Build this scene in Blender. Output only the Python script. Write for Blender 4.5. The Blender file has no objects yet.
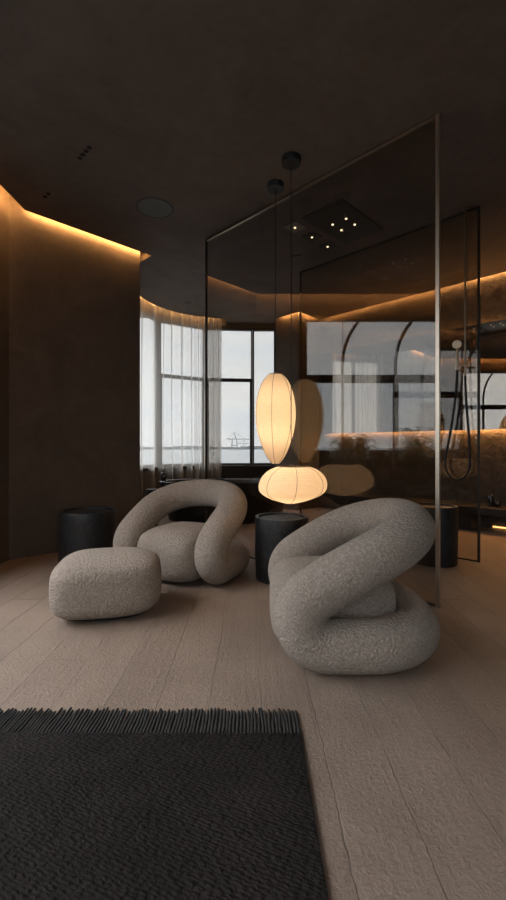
import bpy, bmesh, math, random
from math import sin, cos, tan, pi, radians, sqrt, atan2
from mathutils import Vector, Matrix

random.seed(7)
S = bpy.context.scene
COL = S.collection

# ------------------------------------------------------------------ materials
def new_mat(name):
    m = bpy.data.materials.new(name)
    m.use_nodes = True
    nt = m.node_tree
    nt.nodes.clear()
    out = nt.nodes.new('ShaderNodeOutputMaterial')
    return m, nt, out

def N(nt, kind, **kw):
    n = nt.nodes.new(kind)
    for k, v in kw.items():
        if k in n.inputs:
            n.inputs[k].default_value = v
        else:
            setattr(n, k, v)
    return n

def L(nt, a, b):
    nt.links.new(a, b)

def ramp(nt, fac, stops):
    r = nt.nodes.new('ShaderNodeValToRGB')
    e = r.color_ramp.elements
    e[0].position, e[0].color = stops[0][0], (*stops[0][1], 1)
    e[1].position, e[1].color = stops[-1][0], (*stops[-1][1], 1)
    for p, c in stops[1:-1]:
        x = e.new(p); x.color = (*c, 1)
    L(nt, fac, r.inputs[0])
    return r.outputs[0]

def coords(nt, scale=(1, 1, 1), rot=(0, 0, 0), kind='Object'):
    tc = N(nt, 'ShaderNodeTexCoord')
    mp = N(nt, 'ShaderNodeMapping')
    mp.inputs['Scale'].default_value = scale
    mp.inputs['Rotation'].default_value = rot
    L(nt, tc.outputs[kind], mp.inputs['Vector'])
    return mp.outputs[0]

def noise(nt, vec, scale, detail=4, rough=0.55, dist=0.0):
    n = N(nt, 'ShaderNodeTexNoise')
    n.inputs['Scale'].default_value = scale
    n.inputs['Detail'].default_value = detail
    n.inputs['Roughness'].default_value = rough
    n.inputs['Distortion'].default_value = dist
    L(nt, vec, n.inputs['Vector'])
    return n.outputs['Fac']

def math_(nt, op, a, b=None, c=None):
    n = N(nt, 'ShaderNodeMath', operation=op)
    for i, v in enumerate((a, b, c)):
        if v is None: continue
        if isinstance(v, (int, float)): n.inputs[i].default_value = v
        else: L(nt, v, n.inputs[i])
    return n.outputs[0]

def bump(nt, h, strength, dist):
    b = N(nt, 'ShaderNodeBump')
    b.inputs['Strength'].default_value = strength
    b.inputs['Distance'].default_value = dist
    L(nt, h, b.inputs['Height'])
    return b.outputs[0]

def principled(nt, out, col=None, rough=0.6, metal=0.0, normal=None, spec=None, sheen=0.0):
    p = N(nt, 'ShaderNodeBsdfPrincipled')
    if col is not None:
        if isinstance(col, tuple): p.inputs['Base Color'].default_value = (*col, 1)
        else: L(nt, col, p.inputs['Base Color'])
    if isinstance(rough, (int, float)): p.inputs['Roughness'].default_value = rough
    else: L(nt, rough, p.inputs['Roughness'])
    p.inputs['Metallic'].default_value = metal
    if spec is not None: p.inputs['Specular IOR Level'].default_value = spec
    if sheen:
        p.inputs['Sheen Weight'].default_value = sheen
        p.inputs['Sheen Roughness'].default_value = 0.5
    if normal is not None: L(nt, normal, p.inputs['Normal'])
    L(nt, p.outputs[0], out.inputs[0])
    return p

def simple(name, col, rough=0.5, metal=0.0, var=0.12, scale=30, spec=None):
    m, nt, out = new_mat(name)
    v = coords(nt)
    n = noise(nt, v, scale, 4)
    c0 = tuple(x * (1 - var) for x in col); c1 = tuple(min(1, x * (1 + var)) for x in col)
    c = ramp(nt, n, [(0.3, c0), (0.7, c1)])
    principled(nt, out, c, rough, metal, bump(nt, n, 0.08, 0.002), spec)
    return m

def plaster(name, c0, c1, rough=0.75, bs=0.25, scale=1.6):
    m, nt, out = new_mat(name)
    v = coords(nt)
    n1 = noise(nt, v, scale, 8, 0.62, 0.8)
    n2 = noise(nt, v, scale * 9, 6, 0.6, 0.3)
    f = math_(nt, 'ADD', math_(nt, 'MULTIPLY', n1, 0.7), math_(nt, 'MULTIPLY', n2, 0.3))
    c = ramp(nt, f, [(0.36, c0), (0.64, c1)])
    principled(nt, out, c, rough, 0, bump(nt, f, bs, 0.02), 0.3)
    return m

def make_floor_mat():
    m, nt, out = new_mat('floor_board_concrete')
    tc = N(nt, 'ShaderNodeTexCoord')
    sep = N(nt, 'ShaderNodeSeparateXYZ'); L(nt, tc.outputs['Object'], sep.inputs[0])
    wob = N(nt, 'ShaderNodeTexNoise'); wob.inputs['Scale'].default_value = 2.3; wob.inputs['Detail'].default_value = 5
    L(nt, tc.outputs['Object'], wob.inputs['Vector'])
    wv = math_(nt, 'ADD', math_(nt, 'MULTIPLY', math_(nt, 'SUBTRACT', wob.outputs['Fac'], 0.5), 0.04), math_(nt, 'MULTIPLY', math_(nt, 'SUBTRACT', noise(nt, tc.outputs['Object'], 16, 4, 0.65), 0.5), 0.022))
    # x along the boards, y across them
    yy = math_(nt, 'ADD', sep.outputs[0], wv)
    yy = math_(nt, 'SUBTRACT', yy, 0.256 - 0.2215 * 40)
    xx = math_(nt, 'ADD', sep.outputs[1], 20.0 + 0.4)
    cmb = N(nt, 'ShaderNodeCombineXYZ'); L(nt, xx, cmb.inputs[0]); L(nt, yy, cmb.inputs[1])
    br = N(nt, 'ShaderNodeTexBrick')
    br.offset = 0.37; br.offset_frequency = 2
    br.inputs['Scale'].default_value = 1.0
    br.inputs['Brick Width'].default_value = 2.35
    br.inputs['Row Height'].default_value = 0.2215
    br.inputs['Mortar Size'].default_value = 0.0023
    br.inputs['Mortar Smooth'].default_value = 0.6
    br.inputs['Bias'].default_value = 0.0
    br.inputs['Color1'].default_value = (0.235, 0.172, 0.130, 1)
    br.inputs['Color2'].default_value = (0.285, 0.210, 0.160, 1)
    br.inputs['Mortar'].default_value = (0.185, 0.14, 0.108, 1)
    L(nt, cmb.outputs[0], br.inputs['Vector'])
    n1 = noise(nt, tc.outputs['Object'], 2.2, 8, 0.62, 0.5)
    n2 = noise(nt, tc.outputs['Object'], 62, 5, 0.72, 0.5)
    st = N(nt, 'ShaderNodeMapping'); st.inputs['Scale'].default_value = (30, 1.2, 1)
    L(nt, tc.outputs['Object'], st.inputs[0])
    n3 = noise(nt, st.outputs[0], 1.0, 5, 0.6)
    tone = ramp(nt, math_(nt, 'ADD', math_(nt, 'MULTIPLY', n1, 0.7), math_(nt, 'MULTIPLY', n2, 0.3)),
                [(0.33, (0.80, 0.79, 0.78)), (0.67, (1.14, 1.14, 1.15))])
    mix = N(nt, 'ShaderNodeMixRGB', blend_type='MULTIPLY'); mix.inputs[0].default_value = 1
    L(nt, br.outputs['Color'], mix.inputs[1]); L(nt, tone, mix.inputs[2])
    h = math_(nt, 'SUBTRACT', math_(nt, 'ADD', math_(nt, 'MULTIPLY', n2, 0.55),
              math_(nt, 'ADD', math_(nt, 'MULTIPLY', n1, 0.6), math_(nt, 'MULTIPLY', n3, 0.25))),
              math_(nt, 'MULTIPLY', br.outputs['Fac'], 1.1))
    rg = math_(nt, 'ADD', math_(nt, 'MULTIPLY', n1, 0.2), 0.42)
    principled(nt, out, mix.outputs[0], rg, 0, bump(nt, h, 1.0, 0.017), 0.35)
    return m

def make_boucle(name, c0, c1):
    m, nt, out = new_mat(name)
    v = coords(nt)
    nz = N(nt, 'ShaderNodeTexNoise'); nz.inputs['Scale'].default_value = 30; nz.inputs['Detail'].default_value = 3
    L(nt, v, nz.inputs['Vector'])
    add = N(nt, 'ShaderNodeMixRGB', blend_type='ADD'); add.inputs[0].default_value = 0.02
    L(nt, v, add.inputs[1]); L(nt, nz.outputs['Color'], add.inputs[2])
    vo = N(nt, 'ShaderNodeTexVoronoi'); vo.inputs['Scale'].default_value = 74
    vo.feature = 'SMOOTH_F1'; vo.inputs['Smoothness'].default_value = 0.25
    L(nt, add.outputs[0], vo.inputs['Vector'])
    curl = noise(nt, v, 130, 3, 0.6, 1.5)
    h = math_(nt, 'ADD', math_(nt, 'MULTIPLY', vo.outputs['Distance'], -0.9), math_(nt, 'MULTIPLY', curl, 0.6))
    f = math_(nt, 'MULTIPLY_ADD', h, 1.3, 0.5)
    c = ramp(nt, f, [(0.18, c0), (0.62, c1)])  # gaps between nubs coloured darker, painting in their occlusion shade
    principled(nt, out, c, 0.95, 0, bump(nt, h, 1.0, 0.014), 0.15, sheen=0.1)
    return m

def make_rug_mat():
    m, nt, out = new_mat('rug_wool')
    v = coords(nt, (1, 1, 1), (0, 0, radians(24)))
    d = N(nt, 'ShaderNodeTexNoise'); d.inputs['Scale'].default_value = 40; L(nt, v, d.inputs['Vector'])
    add = N(nt, 'ShaderNodeMixRGB', blend_type='ADD'); add.inputs[0].default_value = 0.012
    L(nt, v, add.inputs[1]); L(nt, d.outputs['Color'], add.inputs[2])
    mp = N(nt, 'ShaderNodeMapping'); mp.inputs['Scale'].default_value = (42, 88, 1)
    L(nt, add.outputs[0], mp.inputs[0])
    vo = N(nt, 'ShaderNodeTexVoronoi'); vo.inputs['Scale'].default_value = 1.0; vo.inputs['Randomness'].default_value = 0.45
    vo.feature = 'SMOOTH_F1'
    L(nt, mp.outputs[0], vo.inputs['Vector'])
    n = noise(nt, v, 180, 3)
    h = math_(nt, 'ADD', math_(nt, 'MULTIPLY', vo.outputs['Distance'], -1.0), math_(nt, 'MULTIPLY', n, 0.4))
    big = noise(nt, v, 3, 3)
    c = ramp(nt, math_(nt, 'ADD', math_(nt, 'MULTIPLY', vo.outputs['Distance'], -0.5), big), [(0.05, (0.0065, 0.0052, 0.0044)), (0.5, (0.020, 0.0163, 0.014))])
    principled(nt, out, c, 0.9, 0, bump(nt, h, 1.0, 0.02), 0.15)
    return m

def make_glass(name, tint, ior, gloss=(1, 1, 1)):
    m, nt, out = new_mat(name)
    g = N(nt, 'ShaderNodeNewGeometry')
    # the same index of refraction is seen from both faces of the pane
    i = N(nt, 'ShaderNodeMix'); i.data_type = 'FLOAT'
    i.inputs[2].default_value = ior; i.inputs[3].default_value = 1.0 / ior
    L(nt, g.outputs['Backfacing'], i.inputs[0])
    fr = N(nt, 'ShaderNodeFresnel'); L(nt, i.outputs[0], fr.inputs['IOR'])
    t = N(nt, 'ShaderNodeBsdfTransparent'); t.inputs[0].default_value = (*tint, 1)
    gl = N(nt, 'ShaderNodeBsdfGlossy'); gl.inputs['Roughness'].default_value = 0.0
    gl.inputs['Color'].default_value = (*gloss, 1)
    mx = N(nt, 'ShaderNodeMixShader')
    L(nt, fr.outputs[0], mx.inputs[0]); L(nt, t.outputs[0], mx.inputs[1]); L(nt, gl.outputs[0], mx.inputs[2])
    L(nt, mx.outputs[0], out.inputs[0])
    return m

def make_emit(name, col, strength):
    m, nt, out = new_mat(name)
    e = N(nt, 'ShaderNodeEmission'); e.inputs[0].default_value = (*col, 1); e.inputs[1].default_value = strength
    L(nt, e.outputs[0], out.inputs[0])
    return m

def make_paper():
    m, nt, out = new_mat('lantern_paper')
    v = coords(nt)
    sep = N(nt, 'ShaderNodeSeparateXYZ'); L(nt, v, sep.inputs[0])
    w = math_(nt, 'SINE', math_(nt, 'MULTIPLY', sep.outputs[2], 2 * pi / 0.018))
    n = noise(nt, v, 35, 4)
    nb = bump(nt, math_(nt, 'ADD', math_(nt, 'MULTIPLY', w, 0.5), math_(nt, 'MULTIPLY', n, 0.3)), 0.12, 0.004)
    c = ramp(nt, math_(nt, 'ADD', math_(nt, 'MULTIPLY', n, 0.5), math_(nt, 'MULTIPLY', w, 0.10)), [(0.1, (0.80, 0.68, 0.52)), (0.4, (0.88, 0.77, 0.62))])
    t = N(nt, 'ShaderNodeBsdfTranslucent'); L(nt, c, t.inputs[0])
    d = N(nt, 'ShaderNodeBsdfDiffuse'); L(nt, c, d.inputs[0]); L(nt, nb, d.inputs['Normal'])
    mx = N(nt, 'ShaderNodeMixShader'); mx.inputs[0].default_value = 0.35
    L(nt, t.outputs[0], mx.inputs[1]); L(nt, d.outputs[0], mx.inputs[2])
    L(nt, mx.outputs[0], out.inputs[0])
    return m

def make_sheer():
    m, nt, out = new_mat('sheer_voile')
    v = coords(nt, (1, 1, 0.05))
    n = noise(nt, v, 20, 3)
    c = ramp(nt, n, [(0.3, (0.50, 0.46, 0.41)), (0.7, (0.58, 0.54, 0.49))])
    t = N(nt, 'ShaderNodeBsdfTranslucent'); L(nt, c, t.inputs[0])
    d = N(nt, 'ShaderNodeBsdfDiffuse'); L(nt, c, d.inputs[0])
    mx = N(nt, 'ShaderNodeMixShader'); mx.inputs[0].default_value = 0.5
    L(nt, t.outputs[0], mx.inputs[1]); L(nt, d.outputs[0], mx.inputs[2])
    tr = N(nt, 'ShaderNodeBsdfTransparent'); tr.inputs[0].default_value = (0.93, 0.91, 0.88, 1)
    m2 = N(nt, 'ShaderNodeMixShader')
    wv = N(nt, 'ShaderNodeLayerWeight'); wv.inputs['Blend'].default_value = 0.5     # the weave closes up where the cloth turns edge-on
    lw = N(nt, 'ShaderNodeMath', operation='MULTIPLY_ADD'); L(nt, wv.outputs['Facing'], lw.inputs[0]); lw.inputs[1].default_value = -0.46; lw.inputs[2].default_value = 0.52
    L(nt, lw.outputs[0], m2.inputs[0])
    L(nt, mx.outputs[0], m2.inputs[1]); L(nt, tr.outputs[0], m2.inputs[2])
    L(nt, m2.outputs[0], out.inputs[0])
    return m

def make_stone_black():
    m, nt, out = new_mat('black_marble')
    v = coords(nt)
    n = noise(nt, v, 6, 8, 0.65, 1.5)
    vein = math_(nt, 'ABSOLUTE', math_(nt, 'SUBTRACT', n, 0.5))
    c = ramp(nt, vein, [(0.0, (0.030, 0.029, 0.029)), (0.035, (0.011, 0.0108, 0.011)), (0.3, (0.007, 0.007, 0.0072))])
    n2 = noise(nt, v, 40, 5)
    principled(nt, out, c, math_(nt, 'ADD', math_(nt, 'MULTIPLY', n2, 0.3), 0.35), 0, bump(nt, n2, 0.15, 0.004), 0.4)
    return m

def make_rock_wall():
    m, nt, out = new_mat('wall_rough_stone')
    v = coords(nt)
    n1 = noise(nt, v, 5, 9, 0.68, 0.8)
    vo = N(nt, 'ShaderNodeTexVoronoi'); vo.inputs['Scale'].default_value = 9; L(nt, v, vo.inputs['Vector'])
    h = math_(nt, 'ADD', n1, math_(nt, 'MULTIPLY', vo.outputs['Distance'], 0.25))
    c = ramp(nt, n1, [(0.3, (0.042, 0.033, 0.026)), (0.7, (0.088, 0.070, 0.056))])
    principled(nt, out, c, 0.85, 0, bump(nt, h, 0.9, 0.05), 0.2)
    return m

LED = (1.0, 0.485, 0.155)
M = {
    'floor': make_floor_mat(),
    'ceiling': plaster('ceiling_plaster', (0.125, 0.098, 0.081), (0.180, 0.143, 0.119), 0.8, 0.2, 1.8),
    'wall': plaster('wall_plaster', (0.076, 0.058, 0.044), (0.118, 0.091, 0.070), 0.7, 0.3, 2.2),
    'dark_wall': plaster('wall_dark_panel', (0.018, 0.015, 0.013), (0.028, 0.023, 0.020), 0.6, 0.1, 3),
    'rock': make_rock_wall(),
    'boucle': make_boucle('boucle_fabric', (0.325, 0.265, 0.215), (0.435, 0.358, 0.293)),
    'rug': make_rug_mat(),
    'fringe': simple('rug_fringe_yarn', (0.014, 0.012, 0.011), 0.9, 0, 0.3, 90),
    'smoke': make_glass('smoked_glass', (0.85, 0.835, 0.815), 1.6, (1.0, 0.97, 0.93)),
    'clear': make_glass('window_glass', (0.97, 0.98, 0.98), 1.45),
    'edge': simple('brushed_champagne_metal', (0.62, 0.53, 0.42), 0.35, 1.0, 0.06, 60),
    'rail': simple('satin_bronze_rail', (0.28, 0.22, 0.16), 0.35, 1.0, 0.1, 60),
    'bronze': simple('dark_bronze_metal', (0.035, 0.028, 0.023), 0.45, 0.6, 0.15, 60),
    'black_metal': simple('black_metal', (0.012, 0.011, 0.011), 0.45, 0.3, 0.15, 60),
    'frame': simple('window_frame_paint', (0.022, 0.019, 0.017), 0.5, 0, 0.15, 40),
    'steel': simple('shower_nickel', (0.50, 0.40, 0.29), 0.35, 1.0, 0.05, 60),
    'rubber': simple('black_hose', (0.004, 0.004, 0.004), 0.65, 0, 0.1, 60),
    'stone': make_stone_black(),
    'paper': make_paper(),
    'wire': simple('lantern_wire', (0.10, 0.065, 0.035), 0.6, 0, 0.1, 60),
    'sheer': make_sheer(),
    'led': make_emit('led_strip_light', LED, 175.0),
    'led_mirror': make_emit('led_mirror_light', LED, 110.0),
    'led_curtain': make_emit('led_curtain_light', (1.0, 0.52, 0.20), 55.0),
    'led_bath': make_emit('led_shower_light', LED, 190.0),
    'led_mirror_top': make_emit('led_mirror_top_light', LED, 34.0),
    'led_bench': make_emit('led_bench_light', LED, 2.2),
    'spot': make_emit('spot_lens', (1.0, 0.78, 0.46), 3.0),
    'canopy': simple('canopy_black', (0.006, 0.0065, 0.0065), 0.5, 0.0, 0.1, 50),
    'hole': simple('recess_black', (0.004, 0.004, 0.004), 0.8, 0, 0.1, 50),
    'speaker': simple('speaker_grille_cloth', (0.125, 0.13, 0.12), 0.7, 0, 0.2, 200),
    'panel': simple('dark_ceiling_panel', (0.045, 0.038, 0.032), 0.35, 0.4, 0.1, 30),
    'plate': simple('downlight_plate', (0.30, 0.24, 0.18), 0.4, 0.3, 0.1, 30),
    'glossy_black': simple('tub_black', (0.008, 0.008, 0.0085), 0.22, 0, 0.1, 20),
    'bench': simple('bench_black_timber', (0.006, 0.005, 0.0045), 0.5, 0, 0.2, 20),
    'amber': simple('dark_bottle', (0.010, 0.007, 0.005), 0.15, 0, 0.1, 20),
    'leaf': simple('palm_leaf', (0.065, 0.12, 0.04), 0.5, 0, 0.4, 12),
    'pot': simple('planter_grey', (0.05, 0.048, 0.045), 0.8, 0, 0.15, 20),
    'balcony': simple('balcony_tile', (0.10, 0.09, 0.085), 0.8, 0, 0.15, 6),
    'haze_steel': simple('distant_crane_haze_tint', (0.23, 0.238, 0.245), 0.9, 0, 0.05, 1),  # pale colour puts the aerial haze into the crane itself
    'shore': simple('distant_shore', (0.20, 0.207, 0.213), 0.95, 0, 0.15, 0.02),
}
def make_mirror():
    m, nt, out = new_mat('smoked_mirror')
    v = coords(nt)
    n = noise(nt, v, 1.5, 2)
    c = ramp(nt, n, [(0.0, (0.51, 0.485, 0.455)), (1.0, (0.53, 0.505, 0.475))])
    g = N(nt, 'ShaderNodeBsdfGlossy'); g.inputs['Roughness'].default_value = 0.0
    L(nt, c, g.inputs[0]); L(nt, g.outputs[0], out.inputs[0])
    return m
M['mirror'] = make_mirror()
def make_sea():
    m, nt, out = new_mat('sea_water')
    v = coords(nt, (0.02, 0.006, 1))
    n = noise(nt, v, 1.0, 6, 0.6)
    c = ramp(nt, n, [(0.3, (0.155, 0.165, 0.17)), (0.7, (0.20, 0.21, 0.215))])
    principled(nt, out, c, 0.5, 0, bump(nt, n, 0.1, 1.0), 0.5)
    return m
M['sea'] = make_sea()

# ------------------------------------------------------------------ mesh helpers
def obj(name, bm, mat, parent=None, smooth=False, loc=None):
    me = bpy.data.meshes.new(name)
    bmesh.ops.recalc_face_normals(bm, faces=bm.faces)
    bm.to_mesh(me); bm.free()
    me.materials.append(M[mat])
    if smooth:
        for p in me.polygons: p.use_smooth = True
        if smooth != True:
            try: me.set_sharp_from_angle(angle=radians(smooth))
            except Exception: pass
    o = bpy.data.objects.new(name, me)
    COL.objects.link(o)
    if parent is not None: o.parent = parent
    if loc is not None: o.location = loc
    return o

def thing(name, label, cat, loc=(0, 0, 0), rz=0, group=None):
    o = bpy.data.objects.new(name, None)
    o.empty_display_size = 0.1
    COL.objects.link(o)
    o.location = loc; o.rotation_euler = (0, 0, rz)
    tag(o, label, cat, group)
    return o

def tag(o, label, cat, group=None, kind=None):
    o['label'] = label; o['category'] = cat
    if group: o['group'] = group
    if kind: o['kind'] = kind
    return o

def structure(o):
    o['kind'] = 'structure'
    return o

def add_box(bm, x0, x1, y0, y1, z0, z1, bevel=0.0, mtx=None):
    vs = [bm.verts.new(p) for p in ((x0,y0,z0),(x1,y0,z0),(x1,y1,z0),(x0,y1,z0),(x0,y0,z1),(x1,y0,z1),(x1,y1,z1),(x0,y1,z1))]
    fs = [bm.faces.new([vs[i] for i in q]) for q in ((0,3,2,1),(4,5,6,7),(0,1,5,4),(1,2,6,5),(2,3,7,6),(3,0,4,7))]
    if mtx is not None:
        bmesh.ops.transform(bm, matrix=mtx, verts=vs)
    if bevel > 0:
        es = list({e for f in fs for e in f.edges})
        bmesh.ops.bevel(bm, geom=es, offset=bevel, segments=2, profile=0.5, affect='EDGES')

def add_prism(bm, pts, z0, z1):
    lo = [bm.verts.new((x, y, z0)) for x, y in pts]
    hi = [bm.verts.new((x, y, z1)) for x, y in pts]
    n = len(pts)
    bm.faces.new(lo[::-1]); bm.faces.new(hi)
    for i in range(n):
        j = (i + 1) % n
        bm.faces.new((lo[i], lo[j], hi[j], hi[i]))

def seg_mtx(a, b):
    """local x runs from a to b in plan, y to the left of it, origin at a"""
    ang = atan2(b[1] - a[1], b[0] - a[0])
    return Matrix.Translation((a[0], a[1], 0)) @ Matrix.Rotation(ang, 4, 'Z'), sqrt((b[0]-a[0])**2 + (b[1]-a[1])**2)

def add_bar(bm, p, q, r, seg=10, r2=None):
    add_tube(bm, [p, q], [r, r2 if r2 is not None else r], seg)

def add_tube(bm, pts, radii, seg=10, closed=False, cap=True):
    P = [Vector(p) for p in pts]
    n = len(P)
    if isinstance(radii, (int, float)): radii = [radii] * n
    T = []
    for i in range(n):
        if closed: t = P[(i+1) % n] - P[i-1]
        else: t = P[min(i+1, n-1)] - P[max(i-1, 0)]
        T.append(t.normalized())
    up = Vector((0, 0, 1)) if abs(T[0].z) < 0.9 else Vector((1, 0, 0))
    nrm = T[0].cross(up).normalized()
    F = [nrm]
    for i in range(1, n):
        ax = T[i-1].cross(T[i])
        v = F[-1].copy()
        if ax.length > 1e-8:
            v = Matrix.Rotation(T[i-1].angle(T[i]), 3, ax.normalized()) @ v
        v = (v - T[i] * v.dot(T[i])).normalized()
        F.append(v)
    twist = 0.0
    if closed:
        v = F[-1].copy(); ax = T[-1].cross(T[0])
        if ax.length > 1e-8: v = Matrix.Rotation(T[-1].angle(T[0]), 3, ax.normalized()) @ v
        v = (v - T[0] * v.dot(T[0])).normalized()
        twist = atan2(F[0].cross(v).dot(T[0]), F[0].dot(v))
    rings = []
    for i in range(n):
        b = T[i].cross(F[i])
        off = -twist * i / n
        rings.append([bm.verts.new(P[i] + (F[i]*cos(2*pi*k/seg + off) + b*sin(2*pi*k/seg + off)) * radii[i]) for k in range(seg)])
    for i in range(n if closed else n-1):
        a, c = rings[i], rings[(i+1) % n]
        for k in range(seg):
            bm.faces.new((a[k], a[(k+1) % seg], c[(k+1) % seg], c[k]))
    if not closed and cap:
        bm.faces.new(rings[0][::-1]); bm.faces.new(rings[-1])

def add_lathe(bm, prof, seg=48, cx=0, cy=0, wob=0.0, cap_top=False, cap_bot=False, sx=1.0, sy=1.0):
    rings = []
    for r, z in prof:
        rings.append([bm.verts.new((cx + sx*r*cos(2*pi*k/seg)*(1+wob*sin(3*2*pi*k/seg+z*5)), cy + sy*r*sin(2*pi*k/seg)*(1+wob*cos(2*2*pi*k/seg+z*7)), z)) for k in range(seg)])
    for i in range(len(rings)-1):
        for k in range(seg):
            bm.faces.new((rings[i][k], rings[i][(k+1) % seg], rings[i+1][(k+1) % seg], rings[i+1][k]))
    if cap_bot: bm.faces.new(rings[0][::-1])
    if cap_top: bm.faces.new(rings[-1])

def cr(pts, n):
    """Catmull-Rom through (t, value) pairs, n+1 samples"""
    out = []
    for k in range(n + 1):
        t = k / n
        i = 0
        while i < len(pts) - 2 and t > pts[i+1][0]: i += 1
        (t0, a), (t1, b) = pts[i], pts[i+1]
        pa = pts[i-1] if i > 0 else (2*t0 - t1, 2*a - b)
        pb = pts[i+2] if i + 2 < len(pts) else (2*t1 - t0, 2*b - a)
        u = (t - t0) / (t1 - t0)
        m0 = (b - pa[1]) / (t1 - pa[0]) * (t1 - t0); m1 = (pb[1] - a) / (pb[0] - t0) * (t1 - t0)
        out.append((t, (2*u**3-3*u**2+1)*a + (u**3-2*u**2+u)*m0 + (-2*u**3+3*u**2)*b + (u**3-u**2)*m1))
    return out

# ------------------------------------------------------------------ camera
F_PX, CAM_H, HZ = 430.0, 1.10, 447.0
cd = bpy.data.cameras.new('camera'); cam = bpy.data.objects.new('camera', cd)
COL.objects.link(cam)
cam.location = (0, 0, CAM_H); cam.rotation_euler = (pi/2, 0, 0)
cd.sensor_fit = 'VERTICAL'; cd.sensor_height = 36.0
cd.lens = F_PX / 900.0 * 36.0
cd.shift_y = -(450.0 - HZ) / 900.0
cd.clip_start = 0.05; cd.clip_end = 20000
S.camera = cam

# ------------------------------------------------------------------ room shell
CZ = 3.395       # ceiling underside
CT = 3.475       # ceiling slab top
RZ = 3.62        # roof underside

bm = bmesh.new()
add_prism(bm, [(-2.6,-2.3),(5.2,-2.3),(5.2,4.1),(1.2,8.1),(-0.3,8.3),(-1.7,7.8),(-2.4,6.6),(-2.6,5.9)], -0.12, 0.0)
structure(obj('floor', bm, 'floor'))

bm = bmesh.new()
add_prism(bm, [(-2.8,-2.4),(5.4,-2.4),(5.4,8.4),(-2.8,8.4)], RZ, RZ+0.15)
structure(obj('ceiling_slab', bm, 'ceiling'))

BX, BY, BR = -0.35, 6.32, 1.38
arc = []
for k in range(0, 25):
    a = radians(96.2 + (178 - 96.2) * k / 24)
    arc.append((BX + BR*cos(a), BY + BR*sin(a)))
ceil_pts = [(-2.21,-2.1),(5.1,-2.1),(5.1,3.84),(1.205,7.735),(0.78,7.31),(0.405,7.685),(0.405,7.99),(-0.49,7.99)] + arc + [(-1.66,5.607),(-1.215,5.162),(-2.21,4.167)]
bm = bmesh.new(); add_prism(bm, ceil_pts, CZ, CT)
ceiling = structure(obj('ceiling', bm, 'ceiling'))

def led_run(pts, gap, mat='led', side=1, near=0.05):
    """light strip in a slim channel that is fixed to the edge of the ceiling slab and faces the wall, along a polyline"""
    bm = bmesh.new(); bc = bmesh.new()
    z0, z1 = CZ+0.064, CZ+0.084
    e = gap-near
    for a, b in zip(pts[:-1], pts[1:]):
        mt, ln = seg_mtx(a, b)
        add_box(bm, 0, ln, *((e-0.004, e) if side > 0 else (-e, -e+0.004)), z0, z1, mtx=mt)
        add_box(bc, 0, ln, *((0.0, e-0.0045) if side > 0 else (-e+0.0045, 0.0)), z0, z1, mtx=mt)
    ch = obj('led_channel', bc, 'bronze', ceiling)
    obj('led_strip', bm, mat, ch)

# pts are listed so that the wall lies on the given side (+1: left of travel)
led_run([(-2.21,-2.0),(-2.21,4.15)], 0.165, side=1, near=0.118)
led_run([(-2.18,4.197),(-1.245,5.132)], 0.130, side=1)
led_run([(-1.25,5.197),(-1.62,5.567)], 0.082, side=-1, near=0.04)
led_run([(4.95,3.99),(1.25,7.69)], 0.113, side=-1, mat='led_bath', near=0.045)
led_run([(1.17,7.70),(0.81,7.34)], 0.10, side=-1, mat='led_bath')
led_run([(0.75,7.34),(0.42,7.67)], 0.10, side=-1)
led_run(arc, 0.06, side=-1, mat='led_curtain', near=0.035)

# left wall with its long window opening
WX = -2.375
WY0, WY1, WZ0, WZ1 = -1.40, 3.44, 0.42, 3.09
bm = bmesh.new()
add_box(bm, WX-0.22, WX, -2.3, 4.186, 0, WZ0)
add_box(bm, WX-0.22, WX, -2.3, 4.186, WZ1, RZ)
add_box(bm, WX-0.22, WX, WY1, 4.186, WZ0, WZ1)
add_box(bm, WX-0.22, WX, -2.3, WY0, WZ0, WZ1)
structure(obj('wall_left', bm, 'wall'))
bm = bmesh.new()
add_prism(bm, [(-2.375,4.186),(-1.365,5.196),(-1.75,5.581),(-2.12,5.69),(-2.34,5.69),(-2.595,5.3),(-2.595,4.186)], 0, RZ)
structure(obj('wall_left_angled', bm, 'wall'))

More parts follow.
